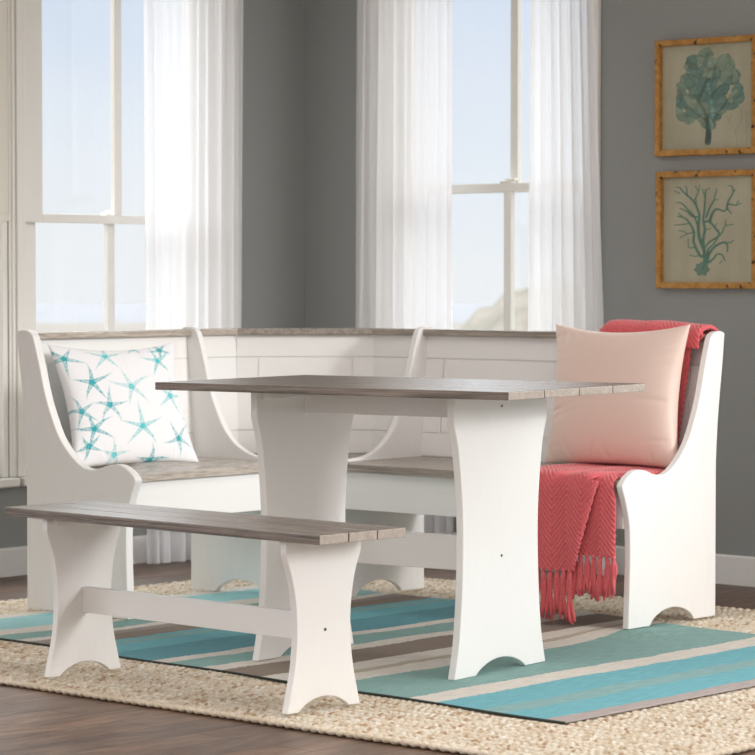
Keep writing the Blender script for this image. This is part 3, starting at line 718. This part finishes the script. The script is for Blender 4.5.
# extra ply seen on top of the back rail
top2 = [(-.068, .842), (-.064, .874), (-.044, .888), (-.015, .891), (.012, .888), (.036, .873), (.042, .845), (.043, .822)]
sheet('folded_layer', top2, lambda f, d, z: 1.325 if z < .86 else 1.315, lambda f, d, z: 1.688, 120, thick=0.006, dz=lambda X, f: -0.010*np.clip((X-1.5)/0.19, 0, 1)-0.012*np.exp(-((X-1.315)/0.012)**2))
def tassel(x, d, ztop, length, seed, spread=0.011):
    g = random.Random(seed); bm = bmesh.new()
    tube(bm, [(x-1.5, -d+0.25, ztop+0.004-0.44), (x-1.5, -d+0.25, ztop-0.010-0.44)], 0.0062, 7)
    for k in range(9):
        a = g.uniform(0, 6.28); r = spread*g.uniform(0.4, 1.0); L_ = length*g.uniform(0.86, 1.04); ox, oy = math.cos(a)*r, math.sin(a)*r*0.7
        w = g.uniform(-0.006, 0.006); pts = []
        for i in range(7):
            q = i/6; pts.append((x+ox*q**0.7+w*math.sin(q*5+a)-1.5, -d+oy*q**0.7+0.25+0.002*math.sin(q*7+a), ztop-0.006-L_*q-0.44))
        tube(bm, pts, 0.0042, 6, [1, 1.05, 1.1, 1.05, 1.1, 1.0, 0.75])
    o = obj('tassel', bm, M_THROW, TH, True)
for i in range(11):
    x = 1.308 + i*0.0245; tassel(x, .507, 0.166, 0.140 + 0.010*math.sin(i*2.1), i, 0.013)
for i in range(8):
    x = 1.530 + i*0.0240; tassel(x, .488, 0.212, 0.116 + 0.01*math.sin(i*1.7), 40+i, 0.013)

# ------------------------------------------------------------------ pictures
M_FRAME = None
t = NT('rustic_golden_wood', 0.55, 0.3); g = t.noise(t.coord((14, 14, 14)), 3, 5, 0.65, 0.8); g2 = t.noise(t.coord((1, 1, 1)), 26, 2)
c_ = t.ramp(g, [(0.3, rgb(150, 104, 48)), (0.55, rgb(186, 136, 70)), (0.75, rgb(206, 160, 94))]); c_ = t.mix(t.ramp(g2, [(0.33, (1, 1, 1, 1)), (0.38, (0, 0, 0, 1))]), c_, rgb(58, 38, 22)); t.col(c_); t.bump(g, 0.5, 0.003); M_FRAME = t.m
M_ART = m_paint('printed_aged_canvas', 0.85, 0, 800, 0.25)
def picture(x0, z0, w, h, label, paint):
    o = empty('framed_picture', (x0, -0.0005, z0)); tag(o, label, 'picture', 'framed coral prints on the wall')
    b, dp = 0.0205, 0.034
    for nm, (a, b_, c, d) in zip(('a', 'b', 'c', 'd'), ((0, b, 0, h), (w-b, w, 0, h), (b, w-b, 0, b), (b, w-b, h-b, h))):
        bm = bmesh.new()
        nseg = 14; vertical = nm in 'ab'
        g_ = random.Random(int(x0*1000+z0*77)+ord(nm))
        prev = None
        for i in range(nseg+1):
            q = i/nseg; j_ = [g_.uniform(-.0009, .0009) for _ in range(4)]
            if vertical: ring = [(a+j_[0], -dp, c+(d-c)*q), (b_+j_[1], -dp+j_[2], c+(d-c)*q), (b_, 0, c+(d-c)*q), (a, 0, c+(d-c)*q)]
            else: ring = [(a+(b_-a)*q, -dp, c+j_[0]), (a+(b_-a)*q, -dp+j_[2], d+j_[1]), (a+(b_-a)*q, 0, d), (a+(b_-a)*q, 0, c)]
            r_ = [bm.verts.new(p) for p in ring]
            if prev:
                for k in range(4): bm.faces.new([prev[k], prev[(k+1) % 4], r_[(k+1) % 4], r_[k]])
            else: bm.faces.new(r_[::-1])
            prev = r_
        bm.faces.new(prev)
        obj('frame_bar', bm, M_FRAME, o, bevel=0.002)
    n = 300; U, V = np.meshgrid(np.linspace(0, 1, n), np.linspace(0, 1, n), indexing='ij')
    C = paint(U, V); P = np.stack([b-.002+U*(w-2*b+.004), np.full_like(U, -0.014), b-.002+V*(h-2*b+.004)], -1)
    cv = grid_mesh('canvas', P.reshape(-1, 3), n, n, M_ART, o, color=C.reshape(-1, 4)); cv['label'] = 'aged canvas with green coral print'
    obj('backing', boxes((b-.002, w-b+.002, -0.013, -0.001, b-.002, h-b+.002)), m_plain('backing_board', (150, 130, 100), 0.9), o)
def fbm(U, V, sx, sy, seed, oct=5):
    g = np.random.default_rng(seed); out = np.zeros_like(U); a = 1; tot = 0
    for k in range(oct):
        for j in range(3):
            an = g.uniform(0, 6.28); ph = g.uniform(0, 6.28); fx = sx*2**k*math.cos(an); fy = sy*2**k*math.sin(an)
            out += a*np.sin(U*fx*6.28+V*fy*6.28+ph+1.5*np.sin(V*fy*3+ph))
        tot += a*3; a *= 0.6
    return out/tot
def canvas_base(U, V, seed):
    n = fbm(U, V, 1.2, 0.8, seed); n2 = fbm(U, V, 8, 2, seed+5)
    k = np.clip(0.5+n*0.9, 0, 1)[..., None]
    c = np.array([lin(166), lin(162), lin(140)])*(1-k)+np.array([lin(184), lin(180), lin(158)])*k
    c = c*(1+0.06*n2[..., None])
    return np.concatenate([c, np.ones(U.shape+(1,))], -1)
def coral_branch(U, V):
    C = canvas_base(U, V, 4)
    # strokes traced on a 591x755 picture of the print; inner canvas spans x 15..572, y 28..738
    W = 3.0
    S = [([(258,640),(272,600),(268,520),(262,450),(272,380),(262,320),(268,260),(272,200),(276,120)],14,5),
         ([(268,520),(240,440),(232,370),(238,300),(232,260),(200,190),(150,140),(118,100)],13,5),
         ([(232,370),(210,300),(170,250),(130,205),(100,200)],8,4),([(238,300),(190,290),(165,262),(120,238)],8,4),
         ([(200,190),(165,150),(160,110),(150,90)],6,3),([(232,260),(215,180),(232,130),(238,85)],6,3),([(232,130),(212,92)],4,3),
         ([(258,560),(240,550),(205,470),(205,400),(180,340),(150,305),(105,290)],12,5),([(205,400),(165,410),(120,435)],5,3),([(165,410),(140,392),(110,388)],4,3),
         ([(150,305),(120,280),(112,268)],4,3),([(180,340),(120,348),(85,350)],5,3),([(205,500),(175,500),(170,440)],4,3),([(240,555),(210,560),(180,550)],5,3),
         ([(272,330),(300,330),(340,380),(358,410),(345,435),(300,465),(275,500)],10,6),([(300,330),(320,270),(345,248),(385,262),(410,250),(430,280)],11,4),
         ([(405,245),(412,200),(440,140),(432,100),(410,95)],8,3),([(440,140),(455,120)],4,3),([(412,215),(460,225),(490,210)],6,3),([(460,225),(475,190)],4,3),
         ([(280,300),(300,240),(325,190),(335,150),(345,110)],8,3),([(325,190),(352,185)],4,3),([(276,120),(300,110)],4,3),([(272,170),(255,110)],4,3),
         ([(355,430),(378,400),(395,360),(445,350)],6,3),([(395,360),(398,320)],4,3),([(330,370),(345,340)],4,3),([(275,385),(310,375)],4,3),
         ([(285,600),(300,540),(340,490),(390,468),(408,490),(408,530)],12,5),([(390,468),(425,470),(445,455)],5,3),([(300,600),(330,570),(345,548),(375,550),(395,590)],9,4),([(375,590),(360,612)],4,3),
         ([(285,610),(290,520),(320,485),(350,440)],8,4),([(118,100),(92,95)],4,3),([(118,140),(85,120)],4,3),([(200,190),(215,170)],3,2)]
    X = 15+U*557; Y = 738-V*710
    al = np.zeros_like(U)
    for pts, w0, w1 in S:
        sp_ = smooth_path(pts, 4); m = len(sp_)
        for i in range(m-1):
            d, tt = seg_d(X, Y, *sp_[i], *sp_[i+1]); w = (w0+(w1-w0)*((i+tt)/m))*0.80
            al = np.maximum(al, np.clip((w+1.5-d)/2.5, 0, 1)*0.9)
    blob = np.clip((46+5*np.sin(np.arctan2(Y-640, X-255)*7)-np.hypot(X-255, (Y-645)))/4, 0, 1)*0.75
    al = np.maximum(al, blob)
    n = fbm(U, V, 6, 6, 9); col = np.array([lin(78), lin(122), lin(108)])*(1+0.35*n[..., None])
    C[..., :3] = C[..., :3]*(1-al[..., None])+col*al[..., None]
    return C
def coral_head(U, V):
    C = canvas_base(U, V, 21)
    # 717x755 picture of the print; canvas spans x 15..690, y -75..745
    X = 8+U*672; Y = 762-V*792
    lobes = [(330,60,52,60),(240,95,55,48),(205,125,34,45),(465,105,55,48),(500,140,34,48),(375,120,40,40),(190,240,52,58),(150,290,36,50),(165,380,55,60),(135,440,26,76),(195,510,72,38),(210,545,36,22),
             (530,230,46,60),(560,350,44,72),(545,390,56,44),(500,440,60,35),(300,180,80,50),(300,300,110,110),(400,270,100,110),(380,400,110,100),(260,430,90,90),(350,500,90,70),(350,570,50,45),(420,460,60,50),(440,200,60,60)]
    best = np.full_like(U, 9.0)
    nn = fbm(U, V, 8, 8, 31)*0.30
    for i, (cx, cy, rx, ry) in enumerate(lobes):
        best = np.minimum(best, np.hypot((X-cx)/rx, (Y-cy)/ry)+nn)
    al = np.clip((1.10-best)/0.07, 0, 1)
    g = np.random.default_rng(15)
    # frilled folds: cells fanning out from the stem
    XX, YY = X+22*fbm(U, V, 5, 5, 41), Y+22*fbm(U, V, 5, 5, 43)
    f1 = np.full_like(U, 1e9); f2 = f1.copy(); idn = np.zeros(U.shape, int)
    for k in range(70):
        cx, cy = g.uniform(110, 600), g.uniform(0, 600); an = math.atan2(cy-560, cx-350)
        dx, dy = XX-cx, YY-cy; a_ = (dx*math.cos(an)+dy*math.sin(an))*0.62; b_ = -dx*math.sin(an)+dy*math.cos(an)
        d = np.hypot(a_, b_); n1_ = d < f1; f2 = np.where(n1_, f1, np.minimum(f2, d)); idn = np.where(n1_, k, idn); f1 = np.where(n1_, d, f1)
    tone = g.uniform(0, 1, 70)[idn]
    pal = [np.array([lin(a), lin(b), lin(c)]) for a, b, c in ((122, 146, 130), (92, 128, 124), (148, 160, 140))]
    tn = tone[..., None]; col = pal[0]*(1-tn)+np.where(tn > 0.5, pal[1], pal[2])*tn
    vein = np.clip(1-(f2-f1)/9, 0, 1)[..., None]; rim = np.clip(1-np.abs(best-1.0)/0.10, 0, 1)[..., None]
    col = col*(1-0.32*vein)*(1-0.22*rim); col = col*(1+0.35*fbm(U, V, 10, 8, 77)[..., None])
    # stem and ribs
    for pts, w0, w1, dk in (([(345,705),(350,640),(345,590),(330,500),(290,420),(250,350)],26,10,0.72),([(350,620),(370,560),(375,470),(360,380),(340,250)],24,12,1.25),([(375,560),(430,480),(480,400),(500,300)],14,6,0.7),([(330,540),(270,500),(200,440)],12,6,0.7),([(360,380),(420,300),(440,290)],10,6,0.6),([(280,380),(330,260),(360,230)],18,8,0.65)):
        sp_ = smooth_path(pts, 4); m = len(sp_)
        for i in range(m-1):
            d, tt = seg_d(X, Y, *sp_[i], *sp_[i+1]); w = w0+(w1-w0)*((i+tt)/m)
            k = np.clip((w-d)/4, 0, 1); al = np.maximum(al, k if dk == 0.72 else k*0)
            col = col*(1+(dk-1)*0.7*k[..., None])
    # faint twiggy sketch lower right
    a2 = np.zeros_like(U)
    for pts in ([(560,740),(540,640),(500,560),(480,520)],[(540,640),(580,560),(590,500),(575,460)],[(620,740),(625,600),(615,480)],[(625,620),(670,520)],[(500,560),(520,500)]):
        sp_ = smooth_path(pts, 4)
        for i in range(len(sp_)-1):
            d, _t = seg_d(X, Y, *sp_[i], *sp_[i+1]); a2 = np.maximum(a2, np.clip((6-d)/4, 0, 1)*0.35)
    c0 = np.array([lin(120), lin(140), lin(122)])
    C[..., :3] = C[..., :3]*(1-a2[..., None])+c0*a2[..., None]
    al = (al*0.9)[..., None]; C[..., :3] = C[..., :3]*(1-al)+col*al
    return C
picture(1.703, 1.457, 0.423, 0.396, 'upper gold-framed print of a bushy green sponge coral', coral_head)
picture(1.709, 1.004, 0.420, 0.400, 'lower gold-framed print of a thin branching green coral', coral_branch)

# ------------------------------------------------------------------ curtains
M_ROD = m_plain('brushed_nickel', (150, 148, 144), 0.35, 0.5, 0.9)
def curtain(label, fr_, sA, sB, sA2, sB2, folds, seed, off=0.085, ztop=2.44):
    """sA..sB at the top, sA2..sB2 at the floor"""
    g = np.random.default_rng(seed); nu, nv = folds*16+1, 60
    U, Z = np.meshgrid(np.linspace(0, 1, nu), np.linspace(0, 1, nv), indexing='ij')
    f = (1-Z)
    # irregular fold phase
    kn = np.cumsum(g.uniform(0.55, 1.45, folds)); kn = np.concatenate([[0], kn])/kn[-1]
    ph = np.interp(np.linspace(0, 1, nu), kn, np.arange(folds+1))[:, None]
    amp = g.uniform(0.55, 1.25, folds+1); am = np.interp(np.linspace(0, 1, nu), kn, amp)[:, None]
    drift = 0.10*np.sin(2.2*f+U*5+seed)
    dph = 2*np.pi*(ph+drift*f)
    depth = am*(0.014+0.018*f)*np.sin(dph) + 0.006*np.sin(2.3*dph+1+f)
    lat = 0.010*np.sin(dph+1.2)*f
    a = sA+(sA2-sA)*f; b = sB+(sB2-sB)*f
    S = a+(b-a)*U+lat*np.clip(np.minimum(U, 1-U)*8, 0, 1); zz = 0.004+Z*(ztop-0.004)
    P = np.empty(U.shape+(3,))
    for i in range(nu):
        for j in range(nv): P[i, j] = fr_(S[i, j], -off+depth[i, j]*0.9, zz[i, j])
    base = np.array(fr_((sA+sB)/2, -off, 0.0)); o = empty('sheer_curtain', tuple(base)); tag(o, label, 'curtain', 'white sheer curtains')
    grid_mesh('panel', (P-base).reshape(-1, 3), nu, nv, M_SHEER, o)
    # bottom hem: a second ply of the same cloth
    hem = P[:, :5].copy(); hz = np.linspace(0.004, 0.10, 5)
    for j in range(5): hem[:, j, 2] = hz[j]
    n_ = np.array(fr_(0, -0.0025, 0))-np.array(fr_(0, 0, 0))
    grid_mesh('hem', (hem+n_-base).reshape(-1, 3), nu, 5, M_SHEER, o)
curtain('long white sheer curtain on the left wall beside the room corner', fr_l, -0.915, -0.415, -0.905, -0.445, 8, 3)
curtain('long white sheer curtain left of the right-hand window, nearest the corner', fr_r, 0.352, 0.825, 0.335, 0.835, 8, 5)
curtain('long white sheer curtain right of the right-hand window, nearest the pictures', fr_r, 1.190, 1.452, 1.175, 1.555, 7, 8)
def rod(label, p, q):
    c = (Vector(p)+Vector(q))/2; o = empty('curtain_rod', c); tag(o, label, 'curtain rod')
    bm = bmesh.new(); tube(bm, [Vector(p)-c, Vector(q)-c], 0.011, 12); obj('pole', bm, M_ROD, o, True)
    for e_ in (p, q):
        bm = bmesh.new(); bmesh.ops.create_uvsphere(bm, u_segments=14, v_segments=10, radius=0.02, matrix=Matrix.Translation(Vector(e_)-c)); obj('finial', bm, M_ROD, o, True)
    d = (Vector(q)-Vector(p)).normalized()
    wallside = Vector((0, 1, 0)) if abs(d.x) > 0.5 else Vector((-1, 0, 0))
    for e_ in (Vector(p)+d*0.08, Vector(q)-d*0.08):
        bm = bmesh.new(); tube(bm, [e_-c, e_-c+wallside*0.0845], 0.007, 8); obj('bracket', bm, M_ROD, o, True)
rod('metal curtain rod above the right-hand window', (0.25, -0.085, 2.452), (1.70, -0.085, 2.452))
rod('metal curtain rod above the left-hand windows', (0.085, -2.50, 2.452), (0.085, -0.30, 2.452))
bpy.context.view_layer.update()
